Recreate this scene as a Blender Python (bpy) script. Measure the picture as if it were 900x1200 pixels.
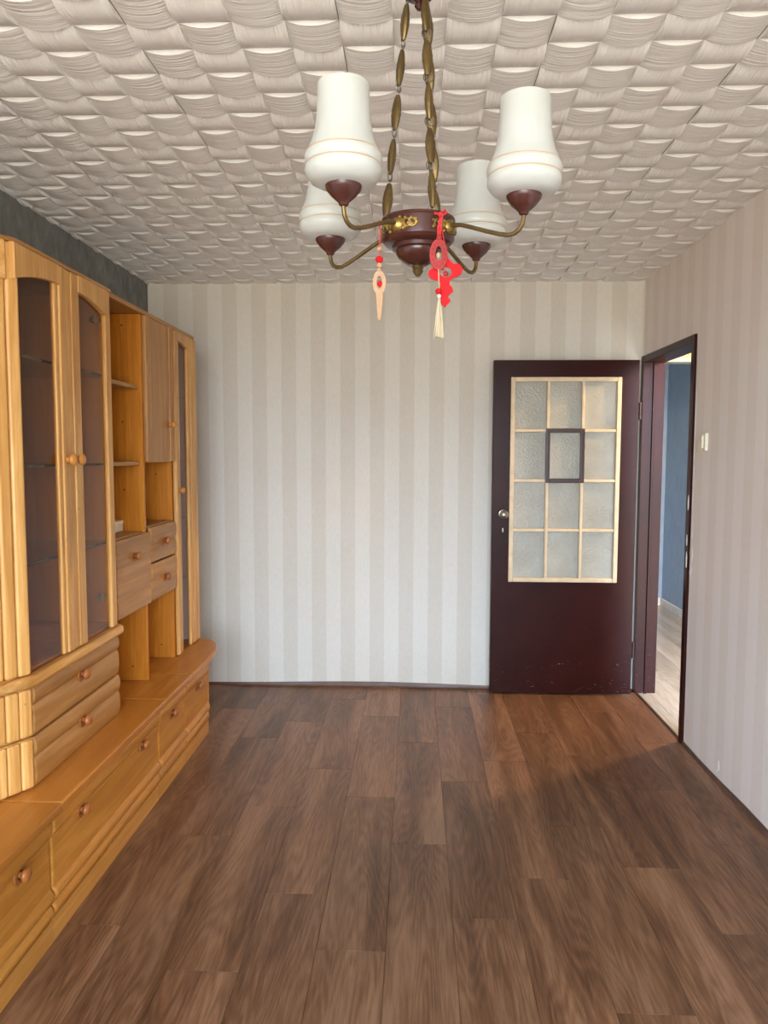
import bpy, bmesh, math, random
from mathutils import Vector, Matrix
random.seed(7)
scene = bpy.context.scene
for o in list(bpy.data.objects):
    bpy.data.objects.remove(o)
C = scene.collection
PI = math.pi

# ------------------------------------------------------------------ camera
F_PX, CAM_H, PITCH, YAW, ROLL = 875.87, 1.4611, 0.0772, 0.0408, -0.0030
cam = bpy.data.cameras.new('camera')
cam.sensor_fit = 'HORIZONTAL'; cam.sensor_width = 36.0
cam.lens = F_PX / 900.0 * 36.0
cam.clip_start = 0.02
cam_o = bpy.data.objects.new('camera', cam); C.objects.link(cam_o)
cy, sy, cp, sp = math.cos(YAW), math.sin(YAW), math.cos(PITCH), math.sin(PITCH)
fw = Vector((-sy * cp, cy * cp, -sp)); ri = Vector((cy, sy, 0)); dn = fw.cross(ri)
ri2 = ri * math.cos(ROLL) + dn * math.sin(ROLL); dn2 = -ri * math.sin(ROLL) + dn * math.cos(ROLL)
M = Matrix((ri2, -dn2, -fw)).transposed().to_4x4(); M.translation = (0, 0, CAM_H)
cam_o.matrix_world = M
scene.camera = cam_o

# ------------------------------------------------------------------ world, daylight, exposure
SKY_STRENGTH = 7.0
GROUND_STRENGTH = 5.0
world = bpy.data.worlds.new('daylight'); scene.world = world; world.use_nodes = True
wt = world.node_tree; wt.nodes.clear()
w_out = wt.nodes.new('ShaderNodeOutputWorld'); w_bg = wt.nodes.new('ShaderNodeBackground')
w_geo = wt.nodes.new('ShaderNodeTexCoord'); w_sep = wt.nodes.new('ShaderNodeSeparateXYZ')
w_ramp = wt.nodes.new('ShaderNodeValToRGB'); w_map = wt.nodes.new('ShaderNodeMapRange')
w_map.inputs[1].default_value = -1; w_map.inputs[2].default_value = 1
wt.links.new(w_geo.outputs['Generated'], w_sep.inputs[0]); wt.links.new(w_sep.outputs[2], w_map.inputs[0])
wt.links.new(w_map.outputs[0], w_ramp.inputs[0]); wt.links.new(w_ramp.outputs[0], w_bg.inputs[0])
wt.links.new(w_bg.outputs[0], w_out.inputs[0])
e = w_ramp.color_ramp.elements
e[0].position = 0.495; e[0].color = (0.60 * GROUND_STRENGTH, 0.55 * GROUND_STRENGTH, 0.475 * GROUND_STRENGTH, 1)
e[1].position = 0.51; e[1].color = (0.74 * SKY_STRENGTH, 0.885 * SKY_STRENGTH, 1.10 * SKY_STRENGTH, 1)
w_bg.inputs[1].default_value = 1.0

def portal(name, loc, rot, sx, sz):
    l = bpy.data.lights.new(name, 'AREA'); l.shape = 'RECTANGLE'; l.size = sx; l.size_y = sz
    l.cycles.is_portal = True
    o = bpy.data.objects.new(name, l); C.objects.link(o); o.location = loc; o.rotation_euler = rot
    return o
FRONT_Y = -2.0                      # the window wall behind the photographer
WX0, WX1, WZ0, WZ1 = -1.55, 1.00, 0.35, 2.42
portal('window_daylight', ((WX0 + WX1) / 2, FRONT_Y - 0.16, (WZ0 + WZ1) / 2), (PI / 2, 0, 0), WX1 - WX0, WZ1 - WZ0)
HALL_Y0 = 2.3
portal('hall_daylight', (1.945, HALL_Y0 - 0.12, 1.15), (PI / 2, 0, 0), 0.85, 2.3)  # guides sky light through the opening added in the unseen hall end

vs = scene.view_settings
vs.view_transform = 'Standard'; vs.look = 'None'; vs.gamma = 1.0; vs.use_curve_mapping = False
vs.exposure = 2.1
scene.cycles.max_bounces = 10; scene.cycles.diffuse_bounces = 6; scene.cycles.transparent_max_bounces = 16
scene.cycles.use_denoising = True
scene.cycles.sample_clamp_indirect = 8.0

# ------------------------------------------------------------------ helpers
def newmat(name):
    m = bpy.data.materials.new(name); m.use_nodes = True
    nt = m.node_tree; b = nt.nodes['Principled BSDF']
    return m, nt, b
def srgb(r, g, b):
    f = lambda c: (c / 255 / 12.92) if c / 255 <= 0.04045 else ((c / 255 + 0.055) / 1.055) ** 2.4
    return (f(r), f(g), f(b), 1)
def node(nt, t, **kw):
    n = nt.nodes.new(t)
    for k, v in kw.items(): setattr(n, k, v)
    return n
def coords(nt, scale=(1, 1, 1), rand=False):
    tc = node(nt, 'ShaderNodeTexCoord'); mp = node(nt, 'ShaderNodeMapping')
    mp.inputs['Scale'].default_value = scale
    src = tc.outputs['Object']
    if rand:
        oi = node(nt, 'ShaderNodeObjectInfo'); mul = node(nt, 'ShaderNodeMath', operation='MULTIPLY'); mul.inputs[1].default_value = 57.0
        cmb = node(nt, 'ShaderNodeCombineXYZ'); add = node(nt, 'ShaderNodeVectorMath', operation='ADD')
        nt.links.new(oi.outputs['Random'], mul.inputs[0])
        nt.links.new(mul.outputs[0], cmb.inputs[0]); nt.links.new(mul.outputs[0], cmb.inputs[1]); nt.links.new(mul.outputs[0], cmb.inputs[2])
        nt.links.new(src, add.inputs[0]); nt.links.new(cmb.outputs[0], add.inputs[1]); src = add.outputs[0]
    nt.links.new(src, mp.inputs[0])
    return mp.outputs[0]
def ramp(nt, fac, stops, interp='LINEAR'):
    r = node(nt, 'ShaderNodeValToRGB'); r.color_ramp.interpolation = interp
    el = r.color_ramp.elements
    while len(el) < len(stops): el.new(0.5)
    for i, (p, c) in enumerate(stops): el[i].position = p; el[i].color = c
    nt.links.new(fac, r.inputs[0]); return r.outputs[0]
def noise(nt, vec, scale, detail=4, rough=0.55, dist=0.0):
    n = node(nt, 'ShaderNodeTexNoise'); n.inputs['Scale'].default_value = scale
    n.inputs['Detail'].default_value = detail; n.inputs['Roughness'].default_value = rough; n.inputs['Distortion'].default_value = dist
    nt.links.new(vec, n.inputs['Vector']); return n.outputs[0]
def mix(nt, fac, a, b, mode='MIX'):
    m = node(nt, 'ShaderNodeMix', data_type='RGBA', blend_type=mode)
    for sock, v in ((m.inputs[0], fac), (m.inputs[6], a), (m.inputs[7], b)):
        if isinstance(v, (int, float, tuple)): sock.default_value = v
        else: nt.links.new(v, sock)
    return m.outputs[2]
def math_n(nt, op, a, b=0.0):
    m = node(nt, 'ShaderNodeMath', operation=op)
    for sock, v in ((m.inputs[0], a), (m.inputs[1], b)):
        if isinstance(v, (int, float)): sock.default_value = v
        else: nt.links.new(v, sock)
    return m.outputs[0]
def bump(nt, b, h, strength=0.3, dist=0.002):
    n = node(nt, 'ShaderNodeBump'); n.inputs['Strength'].default_value = strength; n.inputs['Distance'].default_value = dist
    nt.links.new(h, n.inputs['Height']); nt.links.new(n.outputs[0], b.inputs['Normal'])

def plain(name, col, rough=0.5, metal=0.0, spec=0.5, var=0.06, bstr=0.0, bscale=60):
    m, nt, b = newmat(name)
    v = coords(nt); n = noise(nt, v, 18, 3)
    d = tuple(c * (1 - var * 2) for c in col[:3]) + (1,); l = tuple(min(1, c * (1 + var * 2)) for c in col[:3]) + (1,)
    nt.links.new(ramp(nt, n, [(0.3, d), (0.7, l)]), b.inputs['Base Color'])
    b.inputs['Roughness'].default_value = rough; b.inputs['Metallic'].default_value = metal
    b.inputs['Specular IOR Level'].default_value = spec
    if bstr: bump(nt, b, noise(nt, v, bscale, 3), bstr, 0.002)
    return m

def wood(name, axis, dark, mid, light, rough=0.35, knots=0.0, scale=1.0):
    m, nt, b = newmat(name)
    s = [26 * scale] * 3; s['xyz'.index(axis)] = 1.6 * scale
    v = coords(nt, tuple(s), rand=True)
    n1 = noise(nt, v, 1.0, 6, 0.6, 0.8)
    s2 = [110 * scale] * 3; s2['xyz'.index(axis)] = 5 * scale
    n2 = noise(nt, coords(nt, tuple(s2), rand=True), 1.0, 3, 0.6)
    f = math_n(nt, 'ADD', math_n(nt, 'MULTIPLY', n1, 0.75), math_n(nt, 'MULTIPLY', n2, 0.25))
    col = ramp(nt, f, [(0.34, dark), (0.5, mid), (0.64, light)])
    if knots:
        vk = coords(nt, (1, 1, 1), rand=True)
        vo = node(nt, 'ShaderNodeTexVoronoi'); vo.inputs['Scale'].default_value = 26; nt.links.new(vk, vo.inputs['Vector'])
        k = ramp(nt, vo.outputs['Distance'], [(0.07, (1, 1, 1, 1)), (0.13, (0, 0, 0, 1))])
        k2 = ramp(nt, noise(nt, vk, 9, 2), [(0.56, (0, 0, 0, 1)), (0.64, (1, 1, 1, 1))])
        kk = mix(nt, 1.0, k, k2, 'MULTIPLY')
        col = mix(nt, math_n(nt, 'MULTIPLY', kk, knots), col, tuple(c * 0.45 for c in dark[:3]) + (1,))
    nt.links.new(col, b.inputs['Base Color'])
    b.inputs['Roughness'].default_value = rough + .06; b.inputs['Specular IOR Level'].default_value = 0.34
    bump(nt, b, f, 0.08, 0.001)
    return m

class MB:
    def __init__(s): s.bm = bmesh.new()
    def box(s, x0, x1, y0, y1, z0, z1, bev=0.0, seg=2):
        g = bmesh.ops.create_cube(s.bm, size=1.0)
        for v in g['verts']:
            v.co = Vector((x0 + (v.co.x + .5) * (x1 - x0), y0 + (v.co.y + .5) * (y1 - y0), z0 + (v.co.z + .5) * (z1 - z0)))
        if bev:
            ed = list({e for v in g['verts'] for e in v.link_edges})
            bmesh.ops.bevel(s.bm, geom=ed, offset=bev, segments=seg, affect='EDGES', profile=0.5)
        return s
    def obox(s, o, t, n, l, d0, d1, z0, z1, bev=0.0, seg=2):
        """box lying along unit direction t from o, depth d0..d1 along n"""
        g = bmesh.ops.create_cube(s.bm, size=1.0)
        o = Vector(o); t = Vector(t); n = Vector(n)
        for v in g['verts']:
            p = o + t * ((v.co.x + .5) * l) + n * (d0 + (v.co.y + .5) * (d1 - d0)); p.z = z0 + (v.co.z + .5) * (z1 - z0); v.co = p
        bmesh.ops.recalc_face_normals(s.bm, faces=list({f for v in g['verts'] for f in v.link_faces}))
        if bev:
            ed = list({e for v in g['verts'] for e in v.link_edges})
            bmesh.ops.bevel(s.bm, geom=ed, offset=bev, segments=seg, affect='EDGES', profile=0.5)
        return s
    def prism(s, pts, axis, a, b, bev=0.0, seg=2):
        """pts 2-D; axis x: (y,z), y: (x,z), z: (x,y); extruded from a to b"""
        def mk(p, t): return {'x': (t, p[0], p[1]), 'y': (p[0], t, p[1]), 'z': (p[0], p[1], t)}[axis]
        va = [s.bm.verts.new(mk(p, a)) for p in pts]; vb = [s.bm.verts.new(mk(p, b)) for p in pts]
        fs = [s.bm.faces.new(va), s.bm.faces.new(vb[::-1])]; n = len(pts)
        for i in range(n): fs.append(s.bm.faces.new((va[i], vb[i], vb[(i + 1) % n], va[(i + 1) % n])))
        bmesh.ops.recalc_face_normals(s.bm, faces=fs)
        if bev:
            ed = list({e for f in fs[:2] for e in f.edges})
            bmesh.ops.bevel(s.bm, geom=ed, offset=bev, segments=seg, affect='EDGES', profile=0.5)
        return s
    def sweep(s, prof, stations, O, T, N, U=(0, 0, 1)):
        """closed profile of (out, up) swept along T; stations are (distance, out scale)"""
        O, T, N, U = Vector(O), Vector(T), Vector(N), Vector(U)
        rings = [[s.bm.verts.new(O + T * t + N * (p[0] * k) + U * p[1]) for p in prof] for t, k in stations]
        n = len(prof); fs = []
        for a, b in zip(rings, rings[1:]):
            for i in range(n): fs.append(s.bm.faces.new((a[i], a[(i + 1) % n], b[(i + 1) % n], b[i])))
        fs.append(s.bm.faces.new(rings[0])); fs.append(s.bm.faces.new(rings[-1][::-1]))
        bmesh.ops.recalc_face_normals(s.bm, faces=fs)
        return s
    def lathe(s, prof, c=(0, 0, 0), ax=(0, 0, 1), seg=24):
        """open profile of (radius, height along ax)"""
        c = Vector(c); ax = Vector(ax).normalized()
        u = ax.orthogonal().normalized(); w = ax.cross(u); rings = []; fs = []
        for r, h in prof:
            if r < 1e-6: rings.append([s.bm.verts.new(c + ax * h)])
            else: rings.append([s.bm.verts.new(c + ax * h + (u * math.cos(2 * PI * i / seg) + w * math.sin(2 * PI * i / seg)) * r) for i in range(seg)])
        for a, b in zip(rings, rings[1:]):
            for i in range(seg):
                j = (i + 1) % seg
                if len(a) == 1 and len(b) == 1: continue
                if len(a) == 1: fs.append(s.bm.faces.new((a[0], b[j], b[i])))
                elif len(b) == 1: fs.append(s.bm.faces.new((a[i], a[j], b[0])))
                else: fs.append(s.bm.faces.new((a[i], a[j], b[j], b[i])))
        bmesh.ops.recalc_face_normals(s.bm, faces=fs)
        return s
    def tube(s, pts, r, seg=8):
        pts = [Vector(p) for p in pts]; rs = r if isinstance(r, (list, tuple)) else [r] * len(pts)
        rings = []; fs = []; up = None
        for i, p in enumerate(pts):
            t = (pts[min(i + 1, len(pts) - 1)] - pts[max(i - 1, 0)]).normalized()
            if up is None: up = t.orthogonal().normalized()
            up = (up - t * up.dot(t)).normalized(); w = t.cross(up)
            rings.append([s.bm.verts.new(p + (up * math.cos(2 * PI * k / seg) + w * math.sin(2 * PI * k / seg)) * rs[i]) for k in range(seg)])
        for a, b in zip(rings, rings[1:]):
            for k in range(seg): fs.append(s.bm.faces.new((a[k], a[(k + 1) % seg], b[(k + 1) % seg], b[k])))
        fs.append(s.bm.faces.new(rings[0][::-1])); fs.append(s.bm.faces.new(rings[-1]))
        bmesh.ops.recalc_face_normals(s.bm, faces=fs)
        return s
    def torus(s, c, ax, R, r, seg=20, ms=8, sq=1.0, long=None):
        c = Vector(c); ax = Vector(ax).normalized(); u = (Vector(long).normalized() if long else ax.orthogonal().normalized()); w = ax.cross(u); fs = []
        rings = []
        for i in range(seg):
            a = 2 * PI * i / seg; d = u * math.cos(a) * sq + w * math.sin(a); rad = (u * math.cos(a) + w * math.sin(a))
            rings.append([s.bm.verts.new(c + d * R + rad * (r * math.cos(2 * PI * k / ms)) + ax * (r * math.sin(2 * PI * k / ms))) for k in range(ms)])
        for i in range(seg):
            a, b = rings[i], rings[(i + 1) % seg]
            for k in range(ms): fs.append(s.bm.faces.new((a[k], a[(k + 1) % ms], b[(k + 1) % ms], b[k])))
        bmesh.ops.recalc_face_normals(s.bm, faces=fs)
        return s
    def ball(s, c, r, sz=1.0, u=14, v=9):
        g = bmesh.ops.create_uvsphere(s.bm, u_segments=u, v_segments=v, radius=r)
        for q in g['verts']: q.co = Vector((q.co.x, q.co.y, q.co.z * sz)) + Vector(c)
        return s
    def build(s, name, mat, parent=None, smooth=True, origin=None):
        off = Vector((0, 0, 0))
        if parent is not None:
            r = parent
            while r is not None: off += r.location; r = r.parent
        loc = Vector((0, 0, 0))
        if origin is not None: loc = Vector(origin) - off; off = Vector(origin)
        for v in s.bm.verts: v.co -= off
        if smooth:
            for f in s.bm.faces: f.smooth = True
            for ed in s.bm.edges:
                if len(ed.link_faces) == 2 and ed.calc_face_angle(0) > 0.6: ed.smooth = False
        me = bpy.data.meshes.new(name); s.bm.to_mesh(me); s.bm.free()
        for m in (mat if isinstance(mat, (list, tuple)) else [mat]): me.materials.append(m)
        o = bpy.data.objects.new(name, me); C.objects.link(o); o.parent = parent; o.location = loc
        if smooth:
            wn = o.modifiers.new('weighted_normals', 'WEIGHTED_NORMAL'); wn.keep_sharp = True; wn.weight = 80
        return o
def tag(o, label, cat, group=None, kind=None):
    o['label'] = label; o['category'] = cat
    if group: o['group'] = group
    if kind: o['kind'] = kind
    return o
def thing(name, loc, label, cat, group=None, kind=None):
    o = bpy.data.objects.new(name, None); o.empty_display_size = 0.1; C.objects.link(o); o.location = loc
    return tag(o, label, cat, group, kind)
def struct(mb, name, mat, label, cat, smooth=False):
    return tag(mb.build(name, mat, None, smooth), label, cat, None, 'structure')

# ------------------------------------------------------------------ materials
def wallpaper(name, axis, phase, dark, light, w=0.0915):
    m, nt, b = newmat(name)
    v = coords(nt); sp_ = node(nt, 'ShaderNodeSeparateXYZ'); nt.links.new(v, sp_.inputs[0])
    x = sp_.outputs['XYZ'.index(axis.upper())]
    t = math_n(nt, 'FRACT', math_n(nt, 'DIVIDE', math_n(nt, 'ADD', x, phase), 2 * w))
    base = ramp(nt, t, [(0.0, dark), (0.49, dark), (0.50, light), (0.99, light), (1.0, dark)])
    f = noise(nt, coords(nt, (260, 260, 40)), 1.0, 4, 0.7)
    col = mix(nt, 0.22, base, ramp(nt, f, [(0.3, tuple(c * .78 for c in dark[:3]) + (1,)), (0.7, (1, 1, 1, 1))]), 'MULTIPLY')
    st = ramp(nt, noise(nt, coords(nt, (1.1, 1.1, 0.9)), 1.0, 4), [(0.35, (0.94, 0.925, 0.90, 1)), (0.62, (1, 1, 1, 1))])
    col = mix(nt, 0.7, col, st, 'MULTIPLY')
    nt.links.new(col, b.inputs['Base Color']); b.inputs['Roughness'].default_value = 0.72
    b.inputs['Specular IOR Level'].default_value = 0.25
    bump(nt, b, f, 0.25, 0.0015)
    return m
M_wp_back = wallpaper('striped_wallpaper_back', 'x', 0.457, srgb(212, 206, 194), srgb(221, 217, 207), 0.0907)
M_wp_right = wallpaper('striped_wallpaper_right', 'y', 0.0, srgb(232, 223, 215), srgb(237, 230, 224), 0.0907)  # same paper as the back wall, coloured lighter and pinker to carry the light
def plaster(name, d, l):
    m, nt, b = newmat(name)
    f = noise(nt, coords(nt, (16, 16, 9)), 1.0, 6, 0.65, 0.6)
    nt.links.new(ramp(nt, f, [(0.32, d), (0.68, l)]), b.inputs['Base Color']); b.inputs['Roughness'].default_value = 0.8
    bump(nt, b, f, 0.35, 0.004); return m
M_darkwall = plaster('dark_grey_plaster', srgb(96, 99, 96), srgb(128, 130, 126))
M_white_plaster = plaster('bare_white_plaster', srgb(215, 212, 205), srgb(238, 236, 230))
M_blue = plaster('blue_wall_paint', srgb(150, 170, 190), srgb(164, 184, 203))
M_hall_white = plain('hall_white', srgb(225, 222, 214), 0.6)
M_hall_cream = plain('hall_cream', srgb(176, 150, 108), 0.8)
M_hall_grey = plain('hall_cornice_grey', srgb(150, 150, 140), 0.7)
M_ext = plain('outer_plaster', srgb(200, 196, 186), 0.8)

P_D, P_M, P_L = srgb(172, 118, 56), srgb(196, 144, 78), srgb(214, 166, 100)
M_pine_z = wood('lacquered_pine_upright', 'z', P_D, P_M, P_L, 0.30, 0.6)
M_pine_y = wood('lacquered_pine_level', 'y', P_D, P_M, P_L, 0.30, 0.35)
M_front_y = wood('pine_front_level', 'y', srgb(144, 98, 48), srgb(163, 115, 60), srgb(179, 131, 74), 0.34, 0.25)
M_base_y = wood('pine_base_front', 'y', srgb(160, 102, 36), srgb(178, 118, 46), srgb(192, 134, 60), 0.34, 0.2)
M_front_z = wood('pine_front_upright', 'z', srgb(150, 102, 52), srgb(168, 119, 65), srgb(184, 136, 80), 0.34, 0.2)
M_ven_z = wood('orange_veneer_upright', 'z', srgb(176, 104, 20), srgb(190, 116, 26), srgb(203, 130, 36), 0.42, 0.0, 2.0)
M_top_y = wood('worktop_veneer', 'y', srgb(160, 98, 36), srgb(174, 110, 42), srgb(186, 122, 52), 0.26, 0.0, 0.6)
M_knob = wood('turned_knob_wood', 'z', srgb(134, 76, 32), srgb(150, 88, 40), srgb(164, 102, 50), 0.22)
M_knob_light = wood('turned_knob_honey', 'z', srgb(176, 112, 44), srgb(190, 126, 56), srgb(204, 140, 70), 0.24)
M_gap = plain('dark_gap', srgb(60, 34, 16), 0.8)
M_back = wood('cabinet_back_board', 'z', srgb(180, 126, 58), srgb(192, 138, 66), srgb(202, 148, 76), 0.55)
M_plinth = wood('plinth_pine', 'y', srgb(168, 112, 48), srgb(186, 130, 62), srgb(198, 144, 78), 0.36, 0.3)

def glassy(name, tint, rough=0.03, gl=0.9, bmp=None):
    m, nt, b = newmat(name); nt.nodes.remove(b)
    out = nt.nodes['Material Output']
    tr = node(nt, 'ShaderNodeBsdfTransparent'); tr.inputs[0].default_value = tint
    g = node(nt, 'ShaderNodeBsdfGlossy'); g.inputs['Roughness'].default_value = rough; g.inputs[0].default_value = (gl, gl, gl, 1)
    lw = node(nt, 'ShaderNodeLayerWeight'); geo = node(nt, 'ShaderNodeNewGeometry')
    fz = math_n(nt, 'ADD', math_n(nt, 'MULTIPLY', math_n(nt, 'POWER', lw.outputs['Facing'], 5.0), 0.8), 0.032)
    fz = math_n(nt, 'MULTIPLY', fz, math_n(nt, 'SUBTRACT', 1.0, geo.outputs['Backfacing']))
    mx = node(nt, 'ShaderNodeMixShader'); nt.links.new(fz, mx.inputs[0]); nt.links.new(tr.outputs[0], mx.inputs[1]); nt.links.new(g.outputs[0], mx.inputs[2])
    nt.links.new(mx.outputs[0], out.inputs[0]); return m
M_smoke = glassy('smoked_cabinet_glass', srgb(240, 227, 200))
M_shelfglass = glassy('clear_shelf_glass', srgb(238, 240, 236))
M_window = glassy('window_glass', srgb(250, 252, 252))
M_edge = plain('shelf_glass_edge', srgb(52, 42, 30), 0.2)

def pattern_glass():
    m, nt, b = newmat('patterned_door_glass')
    v = coords(nt, (1, 1, 1), True)
    w = node(nt, 'ShaderNodeTexVoronoi'); w.inputs['Scale'].default_value = 95; nt.links.new(v, w.inputs['Vector'])
    b.inputs['Base Color'].default_value = srgb(200, 196, 178); b.inputs['Roughness'].default_value = 0.22
    b.inputs['Transmission Weight'].default_value = 0.35; b.inputs['IOR'].default_value = 1.4
    st = ramp(nt, noise(nt, v, 5, 4), [(0.35, srgb(180, 177, 162)), (0.65, srgb(196, 194, 180))])
    nt.links.new(st, b.inputs['Base Color'])
    bump(nt, b, w.outputs['Distance'], 0.5, 0.004); return m
M_pane = pattern_glass()
def door_paint():
    m, nt, b = newmat('maroon_gloss_paint')
    v = coords(nt); n = noise(nt, v, 6, 4)
    base = ramp(nt, n, [(0.3, srgb(40, 10, 6)), (0.7, srgb(48, 14, 9))])
    s1 = noise(nt, coords(nt, (30, 30, 75)), 1.0, 5, 0.7, 1.5)
    sx = node(nt, 'ShaderNodeSeparateXYZ'); nt.links.new(v, sx.inputs[0])
    low = ramp(nt, sx.outputs[2], [(0.0, (1, 1, 1, 1)), (0.42, (0, 0, 0, 1))])
    th = math_n(nt, 'GREATER_THAN', math_n(nt, 'ADD', s1, math_n(nt, 'MULTIPLY', low, 0.06)), 0.715)
    nt.links.new(mix(nt, math_n(nt, 'MULTIPLY', th, 0.75), base, srgb(190, 170, 150)), b.inputs['Base Color'])
    b.inputs['Roughness'].default_value = 0.30; b.inputs['Specular IOR Level'].default_value = 0.14
    return m
M_door = door_paint()
M_cream = plain('cream_beading', srgb(204, 182, 148), 0.45)
M_darkbead = plain('dark_brown_beading', srgb(48, 26, 24), 0.4)
M_steel = plain('worn_steel', srgb(150, 142, 130), 0.3, 0.9)
M_white_plastic = plain('white_plastic', srgb(228, 222, 208), 0.4)
M_ivory = plain('ivory_plastic', srgb(226, 220, 198), 0.45)

def floor_mat(name, c, rough, gx=1.0):
    m, nt, b = newmat(name)
    oi = node(nt, 'ShaderNodeObjectInfo')
    n_big = noise(nt, coords(nt, (9, 0.9, 1), True), 1.0, 3, 0.5, 0.6)
    n_grain = noise(nt, coords(nt, (170 * gx, 9, 1), True), 1.0, 6, 0.65, 0.1)
    # long arched (cathedral) grain: bands across the plank bent by slow noise
    v = coords(nt, (6.0, 0.75, 1), True)
    nz = noise(nt, v, 1.0, 2, 0.5, 0.0)
    rings = math_n(nt, 'SINE', math_n(nt, 'MULTIPLY', nz, 150.0))
    f = math_n(nt, 'ADD', math_n(nt, 'MULTIPLY', n_grain, 0.42), math_n(nt, 'ADD', math_n(nt, 'MULTIPLY', n_big, 0.60), math_n(nt, 'MULTIPLY', rings, 0.035)))
    col = ramp(nt, f, [(0.36, c[0]), (0.50, c[1]), (0.66, c[2])])
    tint = ramp(nt, oi.outputs['Random'], [(0.0, (0.80, 0.80, 0.80, 1)), (1.0, (1.12, 1.12, 1.14, 1))])
    col = mix(nt, 1.0, col, tint, 'MULTIPLY')
    nt.links.new(col, b.inputs['Base Color'])
    b.inputs['Roughness'].default_value = rough; b.inputs['Specular IOR Level'].default_value = 0.4
    bump(nt, b, n_grain, 0.12, 0.0008); return m
M_floor = floor_mat('brown_wood_vinyl', (srgb(78, 50, 32), srgb(110, 76, 51), srgb(140, 105, 78)), 0.36)
M_hallfloor = floor_mat('pale_oak_laminate', (srgb(160, 150, 134), srgb(180, 172, 158), srgb(194, 188, 176)), 0.22)
M_coving = plain('brown_vinyl_upstand', srgb(92, 66, 52), 0.45, var=0.12)
def tile_mat(name, sc):
    m, nt, b = newmat(name)
    f = noise(nt, coords(nt, sc, True), 1.0, 4, 0.55, 0.5)
    b.inputs['Base Color'].default_value = srgb(231, 229, 224); b.inputs['Roughness'].default_value = 0.62
    b.inputs['Specular IOR Level'].default_value = 0.3
    bump(nt, b, f, 0.9, 0.006); return m
M_tileA = tile_mat('foam_tile_level_lines', (4, 120, 6))
M_tileB = tile_mat('foam_tile_upright_lines', (120, 5, 6))

M_brown = plain('chocolate_lacquer', srgb(66, 34, 28), 0.25)
M_brass = plain('aged_brass', srgb(114, 95, 60), 0.42, 0.85, var=0.15)
M_gold = plain('gilt_filigree', srgb(150, 124, 68), 0.38, 0.85, var=0.2, bstr=0.5, bscale=240)
M_goldline = plain('painted_gold_line', srgb(186, 156, 124), 0.4)
M_chrome = plain('dull_steel_ring', srgb(140, 136, 128), 0.3, 0.9)
def opal():
    m, nt, b = newmat('opal_glass')
    b.inputs['Base Color'].default_value = srgb(238, 236, 226); b.inputs['Roughness'].default_value = 0.28
    b.inputs['Subsurface Weight'].default_value = 0.4; b.inputs['Subsurface Radius'].default_value = (0.02, 0.02, 0.02); b.inputs['Subsurface Scale'].default_value = 0.4
    n = noise(nt, coords(nt), 12, 3); nt.links.new(ramp(nt, n, [(0.3, srgb(180, 182, 175)), (0.7, srgb(187, 189, 183))]), b.inputs['Base Color'])
    return m
M_opal = opal()
M_red = plain('red_painted_wood', srgb(190, 20, 26), 0.6, spec=0.15)
M_redwood = plain('red_stained_wood', srgb(146, 46, 44), 0.6, spec=0.2, var=0.12)
M_palewood = wood('pale_raw_wood', 'z', srgb(154, 120, 88), srgb(168, 134, 104), srgb(178, 148, 120), 0.6)
M_redcord = plain('red_cord', srgb(196, 34, 44), 0.7)
M_tassel = wood('cream_tassel_thread', 'z', srgb(158, 143, 112), srgb(180, 166, 138), srgb(194, 182, 156), 0.8, 0.0, 6.0)
M_lampglass = None

# ------------------------------------------------------------------ room shell
XL, XR, YB, H = -1.643, 1.369, 4.609, 2.5
XRO = 1.475                                           # hall face of the right wall
D0, D1, DH = 3.745, 4.600, 2.05                       # rough door opening
struct(MB().box(XL - .15, XL, FRONT_Y - .2, 1.3, -.1, H + .12), 'wall_left_near', M_wp_right, 'unseen near stretch of left wall in striped paper, made pale to bounce light', 'wall')  # unseen stretch kept pale so it bounces light onto the right wall
struct(MB().box(XL - .15, XL, 1.3, YB + .15, -.1, H + .12), 'wall_left', M_darkwall, 'dark grey rough plastered wall behind the wooden wall unit', 'wall')
struct(MB().box(XL, XRO, YB, YB + .15, -.1, H + .12), 'wall_back', M_wp_back, 'pale striped wallpapered wall behind the open maroon door', 'wall')
mb = MB(); mb.box(XR, XRO, FRONT_Y - .2, D0, -.1, H + .12); mb.box(XR, XRO, D0, D1, DH, H + .12); mb.box(XR, XRO, D1, YB, -.1, H + .12)
wall_right = struct(mb, 'wall_right', M_wp_right, 'striped wallpapered wall, colour lifted to carry the light, with the doorway and light switch', 'wall')
mb = MB(); y0, y1 = FRONT_Y - .2, FRONT_Y
mb.box(XL, WX0, y0, y1, -.1, H + .12); mb.box(WX1, XR, y0, y1, -.1, H + .12); mb.box(WX0, WX1, y0, y1, -.1, WZ0); mb.box(WX0, WX1, y0, y1, WZ1, H + .12)
struct(mb, 'wall_front', M_wp_right, 'wall with the window behind the photographer', 'wall')
# plaster chips along the near edge of the doorway and low on the wall
random.seed(11)
def chip(cy, cz, ry, rz, n=9, x=XR):
    pts = [(cy + math.cos(2 * PI * i / n) * ry * random.uniform(.6, 1.1), cz + math.sin(2 * PI * i / n) * rz * random.uniform(.6, 1.1)) for i in range(n)]
    return MB().prism(pts, 'x', x - 0.0012, x + 0.001).build('plaster_patch', M_white_plaster, wall_right, False)
for cy_, cz_, ry_, rz_ in ((3.733, 1.30, .010, .12), (3.728, 1.10, .016, .06), (3.726, .98, .018, .045), (3.730, .88, .014, .05), (3.736, 1.62, .006, .2), (3.315, .075, .012, .03), (3.335, .05, .02, .014)):
    chip(cy_, cz_, ry_, rz_)

for cy_, cz_, ry_, rz_ in ((3.752, 1.22, .007, .05), (3.754, 1.04, .009, .03), (3.752, .94, .007, .04)):
    chip(cy_, cz_, ry_, rz_, 9, XR - .0146)
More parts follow.
